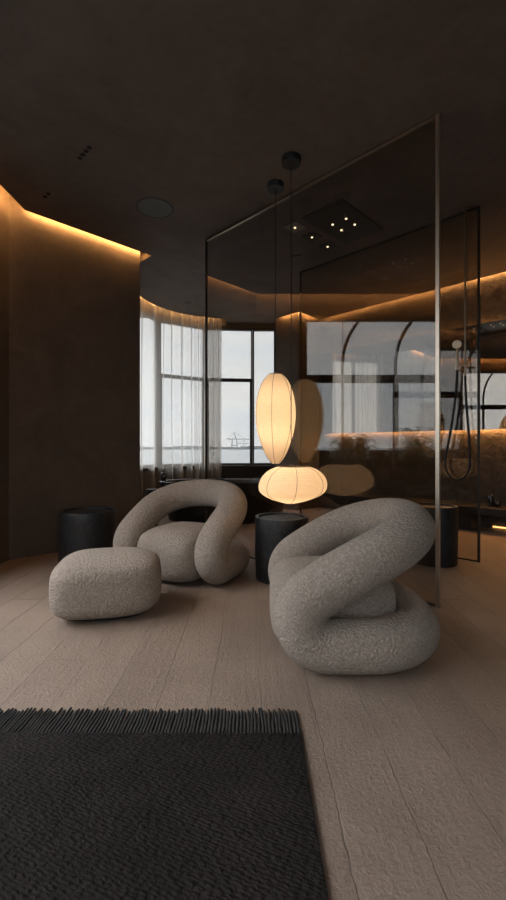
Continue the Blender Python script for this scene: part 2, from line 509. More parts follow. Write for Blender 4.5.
# bay: low wall and header along a faceted bay
BAY = [(0.418,8.0),(-0.005,8.0),(-0.865,7.92),(-1.608,7.433),(-2.01,6.38),(-2.13,5.70)]
SILL, HEAD = 0.765, 3.33
bm = bmesh.new(); bh = bmesh.new()
for a, b in zip(BAY[:-1], BAY[1:]):
    mt, ln = seg_mtx(a, b)
    add_box(bm, -0.02, ln+0.02, -0.16, 0, 0, SILL-0.05, mtx=mt)
    add_box(bh, -0.02, ln+0.02, -0.16, 0, HEAD, RZ, mtx=mt)
structure(obj('wall_bay', bm, 'dark_wall'))
structure(obj('wall_bay_header', bh, 'frame'))
for n, (a, b) in enumerate(zip(BAY[:-1], BAY[1:]), 1):
    mt, ln = seg_mtx(a, b)
    bm = bmesh.new()
    w = 0.028
    for x0, x1 in ((0.0, w), (ln-w, ln)): add_box(bm, x0, x1, -0.09, -0.01, SILL, HEAD, 0.004, mt)
    add_box(bm, w, ln-w, -0.09, -0.01, HEAD-0.06, HEAD, 0.004, mt)
    add_box(bm, w, ln-w, -0.09, -0.01, SILL, SILL+0.035, 0.004, mt)
    win = structure(obj('window_%d' % n, bm, 'frame'))
    if n in (2, 3):
        bm = bmesh.new(); add_box(bm, w, ln-w, -0.085, -0.015, 2.315, 2.375, 0.004, mt)
        # inner sash of the lower light
        add_box(bm, w, w+0.022, -0.075, -0.02, SILL+0.035, 2.315, 0.003, mt)
        add_box(bm, ln-w-0.022, ln-w, -0.075, -0.02, SILL+0.035, 2.315, 0.003, mt)
        obj('transom', bm, 'frame', win)
    bm = bmesh.new(); add_box(bm, w*0.6, ln-w*0.6, -0.056, -0.050, SILL+0.01, HEAD-0.02, 0, mt)
    obj('pane', bm, 'clear', win)
    bm = bmesh.new(); add_box(bm, -0.02, ln+0.02, -0.15, 0.10, SILL-0.05, SILL-0.002, 0.006, mt)
    obj('window_sill', bm, 'frame', win)
    bm = bmesh.new()
    k = 0.03
    while k < ln - 0.03:
        add_box(bm, k, k+0.012, 0.0, 0.012, SILL-0.15, SILL-0.075, 0, mt); k += 0.024
    add_box(bm, 0, ln, 0.0, 0.016, SILL-0.17, SILL-0.15, 0, mt)
    add_box(bm, 0, ln, 0.0, 0.016, SILL-0.075, SILL-0.052, 0, mt)
    obj('convector_grille', bm, 'bronze', win)

# pillar / back wall / right wall
bm = bmesh.new()
add_prism(bm, [(0.418,8.16),(0.418,7.812),(0.78,7.45),(1.215,7.885),(1.33,8.0),(1.17,8.16)], 0, RZ)
structure(obj('wall_back', bm, 'wall'))
mtR, lnR = seg_mtx((5.1,4.0), (1.215,7.885))       # travel up-left; the room lies to its left (+y local)
bm = bmesh.new(); add_box(bm, -0.02, lnR, -0.2, 0, 0, RZ, 0, mtR)
structure(obj('wall_right', bm, 'rock'))
bm = bmesh.new(); add_box(bm, 5.1, 5.3, -2.3, 4.05, 0, RZ)
structure(obj('wall_right_side', bm, 'wall'))
RWY, RW0, RW1 = -2.1, -2.1, 3.0
RWF = [(RW0,RW1,0.25,0.31),(RW0,RW1,3.04,3.10),(RW0,RW0+0.06,0.31,3.04),(RW1-0.06,RW1,0.31,3.04)] + [(RW0+1.275*k-0.03,RW0+1.275*k+0.03,0.31,3.04) for k in (1,2,3)]
bm = bmesh.new()
add_box(bm, -2.6, 5.3, RWY-0.2, RWY, 0, 0.25); add_box(bm, -2.6, 5.3, RWY-0.2, RWY, 3.10, RZ)
add_box(bm, -2.6, RW0, RWY-0.2, RWY, 0.25, 3.10); add_box(bm, RW1, 5.3, RWY-0.2, RWY, 0.25, 3.10)
structure(obj('wall_rear', bm, 'wall'))
bm = bmesh.new()
for x0, x1, z0, z1 in RWF: add_box(bm, x0, x1, RWY-0.09, RWY-0.02, z0, z1)
wr = structure(obj('window_7', bm, 'frame'))  # rear window added out of view to bring in fill daylight
bm = bmesh.new(); add_box(bm, RW0+0.02, RW1-0.02, RWY-0.058, RWY-0.052, 0.27, 3.08)
obj('pane', bm, 'clear', wr)

# left window, arched bars
bm = bmesh.new()
xw0, xw1 = WX-0.13, WX-0.06
add_box(bm, xw0, xw1, WY0, WY1, WZ1-0.03, WZ1)
add_box(bm, xw0, xw1, WY0, WY1, WZ0, WZ0+0.06)
add_box(bm, xw0, xw1, WY1-0.04, WY1, WZ0, WZ1)
add_box(bm, xw0, xw1, WY0, WY0+0.04, WZ0, WZ1)
add_box(bm, xw0, xw1, WY0, WY1, 2.10, 2.22)
wl = structure(obj('window_6', bm, 'frame'))
posts = [2.843 - 0.83*k for k in range(6)]
for i, py in enumerate(posts):
    bm = bmesh.new()
    hw = 0.035 if i % 2 else 0.016
    add_box(bm, xw0, xw1, py-hw, py+hw, WZ0+0.06, 2.10)
    obj('mullion', bm, 'frame', wl)
    # arched bar in the upper light
    bm = bmesh.new()
    pts = [((xw0+xw1)/2, py, 2.22), ((xw0+xw1)/2, py, 2.36)]
    for k in range(1, 13):
        a = pi/2 * k/12
        zz = 2.36 + 0.86*sin(a); yy = py - 0.62*(1-cos(a))
        if zz > WZ1 - 0.015: break
        pts.append(((xw0+xw1)/2, yy, zz))
    add_tube(bm, pts, 0.026, 8)
    obj('arched_bar', bm, 'frame', wl, True)
bm = bmesh.new(); add_box(bm, WX-0.098, WX-0.092, WY0+0.01, WY1-0.01, WZ0+0.02, WZ1-0.01)
obj('pane', bm, 'clear', wl)

# ------------------------------------------------------------------ outside
bm = bmesh.new()
ring = [bm.verts.new((9000*cos(2*pi*k/64), 9000*sin(2*pi*k/64), -14.0)) for k in range(64)]
bm.faces.new(ring)
sea = obj('sea', bm, 'sea'); tag(sea, 'calm pale sea beyond the bay windows', 'sea', kind='structure')
bm = bmesh.new()
prev = None
for k in range(61):
    a = radians(60 + 60*k/60); R = 2600
    h = 3 + 9*abs(sin(k*0.7)*cos(k*0.31+1)) + 4*random.random()
    add_box(bm, -75, 75, -20, 20, -14.1, -14 + h + 8, 0, Matrix.Translation((R*cos(a), R*sin(a), 0)) @ Matrix.Rotation(a+pi/2, 4, 'Z'))
shore = obj('far_shore', bm, 'shore'); tag(shore, 'low grey far shore along the sea horizon', 'shore', kind='structure')

def crane(px, D, hgt, label, flip=1):
    x = (px - 253)/F_PX*D
    t = thing('harbour_crane', label, 'crane', (x, D, -14), 0, None)
    s = hgt/60.0
    bm = bmesh.new()
    for lx in (-10, 10):
        for ly in (-8, 8): add_bar(bm, (lx*s, ly*s, 0), (lx*0.8*s, ly*s, 38*s), 1.3*s, 6)
    add_bar(bm, (-10*s,-8*s,16*s), (10*s,-8*s,16*s), 1.1*s, 6)
    add_bar(bm, (-10*s,8*s,16*s), (10*s,8*s,16*s), 1.1*s, 6)
    obj('gantry', bm, 'haze_steel', t)
    bm = bmesh.new()
    add_bar(bm, (-26*flip*s, 0, 38*s), (52*flip*s, 0, 38*s), 1.6*s, 6)
    add_bar(bm, (6*flip*s, 0, 38*s), (-2*flip*s, 0, 62*s), 1.3*s, 6)
    add_bar(bm, (-2*flip*s, 0, 62*s), (40*flip*s, 0, 38*s), 0.6*s, 6)
    add_bar(bm, (-2*flip*s, 0, 62*s), (-24*flip*s, 0, 38*s), 0.6*s, 6)
    obj('boom', bm, 'haze_steel', t)
    return t
crane(234.5, 2200, 88, 'hazy pale grey harbour crane standing tallest, seen through the bay window pane')
crane(244.5, 2300, 52, 'small hazy harbour crane beside the tall one on the sea horizon', -1)

# balcony beyond the left window
bm = bmesh.new(); add_box(bm, -4.3, WX-0.22, -4.3, 4.6, -0.15, -0.02)
structure(obj('floor_balcony', bm, 'balcony'))
bm = bmesh.new(); add_box(bm, -4.3, -4.24, -2.3, 4.6, -0.02, 1.0)
structure(obj('wall_balcony', bm, 'dark_wall'))
rl = structure(obj('trim_balcony_rail', (lambda b: (add_bar(b, (-4.2,-4.2,1.02), (-4.2,4.5,1.02), 0.025, 8), [add_bar(b, (-4.2,-4.2+0.16*k,-0.02), (-4.2,-4.2+0.16*k,1.02), 0.008, 6) for k in range(55)], b)[2])(bmesh.new()), 'frame'))
def palm(x, y, h, seed, label):
    rnd = random.Random(seed)
    t = thing('balcony_palm', label, 'plant', (x, y, -0.02), 0, 'palms on the balcony')
    bm = bmesh.new(); add_lathe(bm, [(0.13,0),(0.18,0.02),(0.22,0.38),(0.20,0.38),(0.19,0.34)], 24, cap_bot=True, cap_top=True)
    obj('pot', bm, 'pot', t, 40)
    bm = bmesh.new()
    for k in range(130):
        a = rnd.uniform(0, 2*pi); up = rnd.uniform(0.5, 1.0); reach = rnd.uniform(0.15, 0.5)
        pts = []
        for j in range(9):
            u = j/8
            r = reach*u**1.2; z = 0.34 + (h-0.3)*up*(sin(u*pi*0.62)/sin(pi*0.5))
            pts.append(Vector((r*cos(a), r*sin(a), z)))
        side = Vector((-sin(a), cos(a), 0))
        for j in range(2, 9):
            for s in (-1, 1):
                ln = 0.20*(1-0.6*j/8)
                d = (side*s*0.8 + (pts[j]-pts[j-1]).normalized()*0.6 + Vector((0,0,-0.35))).normalized()
                p = pts[j]; q = p + d*ln; w = (pts[j]-pts[j-1]).normalized()*0.011
                bm.faces.new([bm.verts.new(p-w), bm.verts.new(p+w), bm.verts.new(q)])
        for j in range(8):
            w = side*0.006
            bm.faces.new([bm.verts.new(pts[j]-w), bm.verts.new(pts[j]+w), bm.verts.new(pts[j+1]+w), bm.verts.new(pts[j+1]-w)])
    obj('foliage', bm, 'leaf', t)
for k, (yy, hh) in enumerate([(3.5,1.15),(2.45,1.3),(1.4,1.42),(0.35,1.3),(-0.7,1.45)]):
    palm(-3.3 - 0.1*(k % 2), yy, hh, 11+k, 'green feathery palm in a grey pot on the balcony, seen reflected in the smoked glass')

# ------------------------------------------------------------------ sheer curtain
CR = 1.49
bm = bmesh.new()
cols = []
a0, a1 = radians(98.5), radians(203)
nseg = 600; zs = [0.02, 0.3, 0.8, 1.5, 2.2, 2.9, 3.3, 3.52]
rnd = random.Random(3)
ph = 0.0
for k in range(nseg+1):
    a = a0 + (a1-a0)*k/nseg
    s = CR*(a-a0)
    ph += (2*pi/0.15)*(CR*(a1-a0)/nseg)*(1+0.45*sin(s*3.1+1)+0.3*sin(s*7.3))
    row = []
    for z in zs:
        amp = 0.05*(1.0 - 0.25*z/3.5)
        d = amp*sin(ph + 0.35*sin(z*1.3+s*2)) + 0.010*sin(ph*0.37+z*0.8)
        row.append(bm.verts.new((BX+(CR+d)*cos(a), BY+(CR+d)*sin(a), z)))
    cols.append(row)
for k in range(nseg):
    for j in range(len(zs)-1):
        bm.faces.new((cols[k][j], cols[k+1][j], cols[k+1][j+1], cols[k][j+1]))
cur = thing('sheer_curtain', 'off-white pleated sheer curtain hanging round the curved bay window', 'curtain', (0,0,0))
obj('curtain_cloth', bm, 'sheer', cur, True)
bm = bmesh.new()
pts = [(BX+CR*cos(a0+(a1-a0)*k/30), BY+CR*sin(a0+(a1-a0)*k/30), 3.545) for k in range(31)]
add_tube(bm, pts, 0.02, 8)
for k in (2, 15, 28): add_bar(bm, pts[k], (pts[k][0], pts[k][1], RZ), 0.008, 6)
obj('curtain_rail', bm, 'bronze', cur)

# ------------------------------------------------------------------ smoked glass partition and shower screen
def partition(name, label, cat, R, Lp, wtrim, edge_mat, rail_mat, thick=0.012, gmat='smoke'):
    t = thing(name, label, cat, ((R[0]+Lp[0])/2, (R[1]+Lp[1])/2, 0))
    bpy.context.view_layer.update()
    ang = atan2(Lp[1]-R[1], Lp[0]-R[0]); ln = sqrt((R[0]-Lp[0])**2+(R[1]-Lp[1])**2)
    t.rotation_euler = (0, 0, ang)
    h = ln/2
    bm = bmesh.new(); add_box(bm, -h+wtrim, h-0.012, -thick/2, thick/2, 0.012, CZ-0.02)
    obj('glass_pane', bm, gmat, t)
    bm = bmesh.new(); add_box(bm, -h, -h+wtrim, -0.011, 0.011, 0, CZ, 0.002)
    obj('edge_profile', bm, edge_mat, t)
    bm = bmesh.new(); add_box(bm, h-0.014, h, -0.012, 0.012, 0, CZ, 0.002)
    obj('edge_profile', bm, 'bronze', t)
    bm = bmesh.new(); add_box(bm, -h+wtrim, h-0.014, -0.014, 0.014, CZ-0.022, CZ, 0.002)
    obj('top_rail', bm, rail_mat, t)
    bm = bmesh.new(); add_box(bm, -h+wtrim, h-0.014, -0.010, 0.010, 0, 0.014, 0.002)
    obj('bottom_rail', bm, 'bronze', t)
    return t
partition('glass_partition', 'tall smoked glass partition reaching the ceiling behind the two paper lanterns', 'glass partition',
          (1.285,2.957), (-0.521,4.763), 0.027, 'edge', 'rail')
partition('shower_screen', 'smaller smoked glass shower screen with dark frame behind the large partition', 'shower screen',
          (2.165,4.10), (0.62,5.645), 0.022, 'bronze', 'bronze')

# ------------------------------------------------------------------ mirror on the stone wall
mw = thing('wall_mirror', 'wide backlit smoked mirror on the rough stone wall of the shower room', 'mirror', (5.1,4.0,0), atan2(3.885,-3.885))
bm = bmesh.new(); add_box(bm, 0.5, lnR-0.12, 0.085, 0.095, 1.335, 2.78)
obj('mirror_glass', bm, 'mirror', mw)
bm = bmesh.new(); add_box(bm, 0.56, lnR-0.18, 0.0, 0.084, 1.3485, 2.752)
obj('backing_box', bm, 'black_metal', mw)
bm = bmesh.new(); add_box(bm, 0.55, lnR-0.17, 0.022, 0.040, 1.340, 1.348)
obj('led_strip', bm, 'led_mirror', mw)
bm = bmesh.new(); add_box(bm, 0.55, lnR-0.17, 0.016, 0.032, 2.7525, 2.761)
obj('led_strip', bm, 'led_mirror_top', mw)

# bench below the mirror
bn = thing('floating_bench', 'low black bench along the stone wall below the mirror', 'bench', (5.1,4.0,0), atan2(3.885,-3.885))
bm = bmesh.new(); add_box(bm, 0.5, lnR-0.35, 0.0, 0.44, 0.22, 0.32, 0.008)
obj('bench_top', bm, 'bench', bn)
for xx in (1.0, 2.75, 4.2):
    bm = bmesh.new(); add_box(bm, xx, xx+0.16, 0.02, 0.40, 0.0, 0.22, 0.004)
    obj('support', bm, 'bench', bn)
bm = bmesh.new(); add_box(bm, 0.5, 2.60, 0.002, 0.02, 0.012, 0.03)
obj('led_strip', bm, 'led_bench', bn)

def dispenser(loc, h, label):
    t = thing('soap_bottle', label, 'bottle', loc)
    bm = bmesh.new(); add_lathe(bm, [(0.028,0),(0.034,0.004),(0.036,0.02),(0.036,h*0.62),(0.030,h*0.70),(0.014,h*0.76),(0.014,h*0.80)], 24, cap_bot=True, cap_top=True)
    obj('bottle_body', bm, 'amber', t, 40)
    bm = bmesh.new(); add_lathe(bm, [(0.016,h*0.80),(0.016,h*0.87),(0.006,h*0.875),(0.006,h*0.95),(0.012,h*0.955),(0.012,h)], 16, cap_bot=True, cap_top=True)
    add_bar(bm, (0,0,h*0.975), (-0.04,0,h*0.965), 0.004, 6)
    obj('pump', bm, 'black_metal', t, 40)
    return t
def on_bench(px, n):      # a point seen at pixel column px at distance n along the wall normal
    k = (px-253)/F_PX; d = n*sqrt(2)/(1+k)
    return (k*d, d)
bx_, by_ = on_bench(490.5, 6.20)
dispenser((bx_, by_, 0.32), 0.215, 'taller dark soap pump bottle standing on the low black bench')
bx_, by_ = on_bench(497.5, 6.22)
dispenser((bx_, by_, 0.32), 0.12, 'shorter dark soap bottle beside the taller one on the black bench')

# ------------------------------------------------------------------ hand shower
nS = 4.36*sqrt(2)
def sh(px, y):            # a point of the shower plane just in front of the screen
    k = (px-253)/F_PX; d = nS/(1+k)
    return Vector((k*d, d, CAM_H + (HZ-y)/F_PX*d))
b0 = sh(465.3, 367)
hs = thing('hand_shower', 'hand shower on a thin ceiling pipe with a black looped hose', 'shower', (b0.x, b0.y, 0))
off = Vector((b0.x, b0.y, 0))
bm = bmesh.new()
p = sh(465.3, 380) - off; add_bar(bm, p, (p.x, p.y, CZ), 0.010, 12)
add_lathe(bm, [(0.03, CZ-0.012), (0.03, CZ-0.0005)], 24, p.x, p.y, cap_bot=True, cap_top=True)
obj('riser_pipe', bm, 'rail', hs, 40)
bm = bmesh.new(); add_bar(bm, sh(455.5, 364)-off, sh(470, 366)-off, 0.011, 12)
add_bar(bm, sh(457, 370)-off, sh(457, 359)-off, 0.015, 12)
obj('bracket', bm, 'steel', hs, 40)
bm = bmesh.new()
fwd = Vector((-0.5, -0.85, -0.12)).normalized()
h1 = sh(457, 362)-off; h2 = sh(457, 349)-off; hc = sh(457, 344.5)-off
add_tube(bm, [h1, h2, hc + fwd*(-0.005)], [0.009, 0.008, 0.008], 12)
add_tube(bm, [hc - fwd*0.012, hc - fwd*0.006, hc + fwd*0.010, hc + fwd*0.014], [0.02, 0.040, 0.042, 0.038], 28)
obj('handset', bm, 'steel', hs, 40)
bm = bmesh.new()
hp = [(457,368),(456.6,385),(454.5,405),(450.5,432),(446,455),(446,468),(450,476),(457,480),(464.5,477),(469.3,469),(470,458),(468.6,432),(466.5,405),(465.4,385),(465.3,376)]
raw = [sh(a, b)-off for a, b in hp]
sm = []
for i in range(len(raw)-1):
    for j in range(5):
        u = j/5; p0 = raw[max(i-1,0)]; p1 = raw[i]; p2 = raw[i+1]; p3 = raw[min(i+2,len(raw)-1)]
        sm.append(0.5*((2*p1)+(p2-p0)*u+(2*p0-5*p1+4*p2-p3)*u*u+(3*p1-p0-3*p2+p3)*u**3))
sm.append(raw[-1])
add_tube(bm, sm, 0.0115, 10)
obj('hose', bm, 'rubber', hs, True)

# ------------------------------------------------------------------ bathtub, stools
tb = thing('bathtub', 'black oval bathtub in front of the bay window behind the round-back armchair', 'bathtub', (-0.42, 6.45, 0))
bm = bmesh.new()
prof = [(0.80,0.0),(0.84,0.02),(0.87,0.15),(0.94,0.45),(0.97,0.565),(0.985,0.585),(0.975,0.595),(0.945,0.590),(0.90,0.50),(0.82,0.22),(0.70,0.14)]
add_lathe(bm, prof, 72, cap_bot=True, cap_top=True, sx=1.0, sy=0.42)
obj('tub_shell', bm, 'glossy_black', tb, 50)

def stone_table(x, y, r, h, label, seed, group=None):
    t = thing('side_table', label, 'side table', (x, y, 0), seed*0.7, group)
    bm = bmesh.new()
    add_lathe(bm, [(r*0.965,0),(r*0.985,0.008),(r,h*0.35),(r*0.99,h*0.8),(r*1.0,h-0.012),(r*0.985,h-0.002),(r*0.95,h),(r*0.885,h-0.003),(r*0.87,h-0.028)], 72, wob=0.008, cap_bot=True, cap_top=True)
    obj('table_body', bm, 'stone', t, 40)
    bm = bmesh.new()
    add_lathe(bm, [(r*0.84,h-0.0275),(r*0.845,h-0.020),(r*0.83,h-0.018)], 64, cap_bot=True, cap_top=True)
    obj('tabletop', bm, 'stone', t, 40)
    return t
stone_table(-1.597, 4.16, 0.262, 0.492, 'black stone drum table behind the ottoman by the left wall', 1)
stone_table(0.24, 3.62, 0.222, 0.520, 'black stone drum table under the oval paper lantern between the armchairs', 2)
stone_table(1.735, 4.11, 0.205, 0.545, 'black stone drum stool between the glass panels beside the hand shower', 3)
def stool(x, y, r, h, label):
    t = thing('bath_stool', label, 'stool', (x, y, 0))
    bm = bmesh.new(); add_lathe(bm, [(r*0.95,0),(r,0.01),(r,h-0.012),(r*0.97,h),(r*0.9,h)], 40, cap_bot=True, cap_top=True)
    obj('stool_body', bm, 'stone', t, 40)
stool(-1.42, 6.02, 0.085, 0.51, 'small black round stool beside the bathtub at the curtain')
t = dispenser((-1.335, 6.40, 0.5955), 0.17, 'dark slim bottle on the end rim of the black bathtub')

# ------------------------------------------------------------------ pendant lanterns
def lantern(name_label, x, y, ztop, zbot, prof, power, merid, canr, tilt=0.0, dx=0.0, warm=(1.0, 0.70, 0.425), bulbs=(0.5,)):
    t = thing('pendant_lamp', name_label, 'lamp', (x, y, CZ))
    H = ztop - zbot
    bm = bmesh.new(); add_lathe(bm, [(canr*0.97,-0.05),(canr,-0.046),(canr,-0.001)], 40, cap_bot=True, cap_top=True)
    obj('canopy', bm, 'canopy', t, 40)
    bm = bmesh.new(); add_bar(bm, (0,0,-0.049), (0,0,ztop-CZ+0.02), 0.0032, 8)
    obj('cable', bm, 'black_metal', t, True)
    s = cr(prof, 72)
    zz = lambda u: ztop - CZ - u*H
    bm = bmesh.new()
    pr = [(r*(1+0.006*sin(u*H/0.018*2*pi)), zz(u)) for u, r in s]
    add_lathe(bm, pr, 72)
    for v_ in bm.verts: v_.co.x += dx - tilt*((zz(0)-v_.co.z)/H)**2
    sh_ = obj('lamp_shade', bm, 'paper', t, True)
    bm = bmesh.new()
    for k in range(merid):
        a = 2*pi*(k+0.27)/merid
        add_tube(bm, [((r+0.0012)*cos(a) + dx - tilt*u*u, (r+0.0012)*sin(a), zz(u)) for u, r in s[::2]], 0.0017, 6)
    obj('wire_rib', bm, 'wire', sh_)
    bm = bmesh.new()
    r0 = prof[0][1]
    pts = [(dx + r0*cos(2*pi*k/40), r0*sin(2*pi*k/40), zz(0)) for k in range(40)]
    add_tube(bm, pts, 0.004, 6, closed=True)
    add_bar(bm, (dx-r0,0,zz(0)), (dx+r0,0,zz(0)), 0.003, 6); add_bar(bm, (0,-r0,zz(0)), (0,r0,zz(0)), 0.003, 6)
    add_lathe(bm, [(0.018, zz(0)-0.05), (0.018, zz(0)+0.02)], 16, cap_bot=True, cap_top=True)
    obj('top_ring', bm, 'wire', t)
    for f in bulbs:
        ld = bpy.data.lights.new('bulb', 'POINT'); ld.energy = power/len(bulbs); ld.color = warm; ld.shadow_soft_size = 0.05
        lo = bpy.data.objects.new('bulb', ld); COL.objects.link(lo); lo.parent = t
        lo.location = (0, 0, zz(f))
    return t
tall = [(0,.058),(.05,.098),(.12,.128),(.22,.154),(.33,.170),(.45,.175),(.57,.168),(.68,.151),(.78,.126),(.87,.100),(.94,.070),(1,.034)]
oval = [(0,.122),(.05,.165),(.14,.210),(.28,.248),(.42,.266),(.55,.270),(.68,.258),(.80,.216),(.89,.160),(.95,.106),(1,.05)]
lantern('tall egg-shaped white paper lantern hanging above the oval one', 0.197, 3.752, 1.732, 0.955, tall, 3.1, 6, 0.072, bulbs=(0.30, 0.62))
lantern('wide oval white paper lantern hanging low over the black drum table', 0.303, 3.415, 0.944, 0.656, oval, 3.3, 7, 0.078, tilt=0.03, dx=0.02)

# ------------------------------------------------------------------ ceiling fittings
def recess(name, pts, r, label, group):
    for (x, y) in pts:
        bm = bmesh.new(); add_lathe(bm, [(r*1.15,CZ-0.004),(r*1.15,CZ-0.0005)], 20, 0, 0, cap_bot=True, cap_top=True)
        o = obj(name, bm, 'hole', None); o.location = (x, y, 0)
        tag(o, label, 'spotlight', group)
recess('ceiling_spot', [(-1.254+(-0.12)*k/3, 3.294+0.118*k/3) for k in range(4)], 0.016, 'tiny black recessed ceiling spot in the row of four', 'row of four tiny ceiling spots')
recess('ceiling_spot', [(-1.853, 3.895), (-1.905, 3.938)], 0.016, 'tiny black recessed ceiling spot in the pair nearest the left wall', 'pair of tiny ceiling spots')
bm = bmesh.new(); add_box(bm, -0.05, 0.05, -0.012, 0.012, CZ-0.003, CZ-0.0005, 0, Matrix.Translation((-1.03,6.83,0)) @ Matrix.Rotation(pi/4,4,'Z'))
tag(obj('ceiling_slot', bm, 'hole'), 'tiny dark slot in the ceiling near the curved curtain', 'vent')
bm = bmesh.new(); add_box(bm, -0.06, 0.06, -0.007, 0.007, CZ-0.006, CZ-0.0005, 0, Matrix.Translation((0.52,5.15,0)) @ Matrix.Rotation(radians(-20),4,'Z'))
tag(obj('ceiling_slot', bm, 'hole'), 'thin dark slot in the ceiling behind the smoked glass partition', 'vent')

sp = thing('ceiling_speaker', 'round grey flush speaker in the bare ceiling left of the partition', 'speaker', (-0.941,4.13,CZ))
bm = bmesh.new(); add_lathe(bm, [(0.160,-0.004),(0.173,-0.006),(0.176,-0.0005)], 48, cap_bot=False); obj('trim_ring', bm, 'canopy', sp, 40)
bm = bmesh.new(); add_lathe(bm, [(0.160,-0.004),(0.160,-0.0008)], 48, cap_bot=True, cap_top=True); obj('grille', bm, 'speaker', sp, 40)

R45 = pi/4
order = ['nearest the partition', 'in the middle', 'farthest from the partition']
for k, (x, y) in enumerate([(0.438,4.486),(0.643,4.69),(0.852,4.91)]):
    d = thing('downlight', 'square one-spot ceiling downlight, %s of its row of three' % order[k], 'downlight', (x, y, CZ), R45, 'row of square downlights')
    bm = bmesh.new(); add_box(bm, -0.085,0.085,-0.085,0.085,-0.006,-0.0005,0.002); obj('plate', bm, 'plate' if k == 0 else 'panel', d)
    bm = bmesh.new(); add_lathe(bm, [(0.011,-0.012),(0.011,-0.0065)], 20, cap_bot=True, cap_top=True); obj('lens', bm, 'spot', d)
pn = thing('rain_shower_panel', 'large dark rectangular ceiling panel with four lit spots above the shower', 'ceiling panel', (0.93,4.405,CZ), R45)
bm = bmesh.new(); add_box(bm, -0.39,0.39,-0.235,0.235,-0.014,-0.0005,0.003); obj('panel_plate', bm, 'panel', pn)
for (x, y) in ((0.08,0.08),(-0.08,0.08),(0.08,-0.08),(-0.08,-0.08)):
    bm = bmesh.new(); add_lathe(bm, [(0.011,-0.020),(0.011,-0.0145)], 20, x, y, cap_bot=True, cap_top=True); obj('lens', bm, 'spot', pn)

# ------------------------------------------------------------------ armchairs and ottoman
def superblob(bm, a, b, z0, z1, n=3.0, m=2.8, seg=72, rings=36, bulge=0.0, corner=0.0, botn=None):
    rows = []
    h = (z1-z0)/2; zc = (z0+z1)/2
    for i in range(1, rings):
        f = -pi/2 + pi*i/rings
        mm = m if f > 0 else (botn or m)
        sz = (abs(sin(f))**(2/mm))*(1 if f > 0 else -1); rr = cos(f)**(2/mm)
        row = []
        for k in range(seg):
            t = 2*pi*k/seg
            cx = abs(cos(t))**(2/n)*(1 if cos(t) >= 0 else -1); cy = abs(sin(t))**(2/n)*(1 if sin(t) >= 0 else -1)
            tri = 1 + corner*cos(3*t+0.6)
            row.append(bm.verts.new((a*cx*rr*tri, b*cy*rr*tri, zc + h*sz)))
        rows.append(row)
    for i in range(len(rows)-1):
        for k in range(seg):
            bm.faces.new((rows[i][k], rows[i][(k+1)%seg], rows[i+1][(k+1)%seg], rows[i+1][k]))
    for row, z, rev in ((rows[0], z0, True), (rows[-1], z1, False)):
        c = bm.verts.new((0,0,z))
        for k in range(seg):
            f = (row[k], row[(k+1)%seg], c)
            bm.faces.new(f[::-1] if rev else f)

def chair_path():
    W, r = 0.408, 0.128
    rho = 0.134
    u0, z0 = -0.462 + r + rho, r + rho
    slope = radians(34.5)
    half = []                                  # from the rear centre of the base to the rear centre of the back (v >= 0 side)
    ub, Rc = 0.332, 0.33
    for k in range(9): half.append((W-Rc if k == 8 else (W-Rc)*k/8, ub, r))
    for k in range(1, 13):
        a = pi/2*(1-k/12); half.append((W-Rc+Rc*cos(a), ub-Rc+Rc*sin(a), r))
    for k in range(1, 7): half.append((W, (ub-Rc)+(u0-(ub-Rc))*k/6, r))
    for k in range(1, 19):
        a = -pi/2 - (pi-slope)*k/18
        half.append((W, u0+rho*cos(a), z0+rho*sin(a)))
    us, zs_ = half[-1][1], half[-1][2]
    ue = 0.325; Rb = 0.38; Lu = ue-us
    zf = lambda u: zs_ + tan(slope)*(u-us) - 0.205*(u-us)**2/Lu     # the arm rises steeply, then flattens into the back
    for k in range(1, 9):
        u = us + (Lu-Rb)*k/8; half.append((W, u, zf(u)))
    for k in range(1, 15):
        a = pi/2*k/14; u = ue-Rb+Rb*sin(a)
        half.append((W-Rb+Rb*cos(a), u, zf(u)))
    half.append(((W-Rb)*0.5, ue, zf(ue))); half.append((0.0, ue, zf(ue)))
    full = half + [(-v, u, z) for v, u, z in half[-2:0:-1]]
    P = [Vector(p) for p in full]
    # resample evenly, then smooth a little
    n = 240
    cum = [0]
    for i in range(len(P)): cum.append(cum[-1] + (P[(i+1) % len(P)]-P[i]).length)
    out = []; j = 0
    for k in range(n):
        d = cum[-1]*k/n
        while cum[j+1] < d: j += 1
        f = (d-cum[j])/max(1e-9, cum[j+1]-cum[j])
        out.append(P[j].lerp(P[(j+1) % len(P)], f))
    for _ in range(5):
        out = [(out[i-1]+out[i]*2+out[(i+1) % n])/4 for i in range(n)]
    return out

def armchair(x, y, rz, label):
    t = thing('armchair', label, 'armchair', (x, y, 0), rz, 'boucle tube armchairs')
    bm = bmesh.new(); add_tube(bm, chair_path(), 0.128, 36, closed=True)
    obj('tube_frame', bm, 'boucle', t, True)
    bm = bmesh.new(); superblob(bm, 0.300, 0.345, 0.012, 0.430, 4.0, 3.4, botn=5)
    bmesh.ops.translate(bm, verts=bm.verts, vec=(0, -0.117, 0))
    obj('seat_cushion', bm, 'boucle', t, True)
    bm = bmesh.new(); superblob(bm, 0.22, 0.27, 0.0, 0.04, 3.2, 6)
    bmesh.ops.translate(bm, verts=bm.verts, vec=(0, -0.06, 0))
    obj('plinth', bm, 'black_metal', t)
    return t
armchair(-0.558, 3.815, radians(-25), 'beige boucle tube armchair with arched back behind the ottoman')
armchair(0.562, 2.515, radians(-90), 'beige boucle tube armchair in side view before the smoked glass partition')

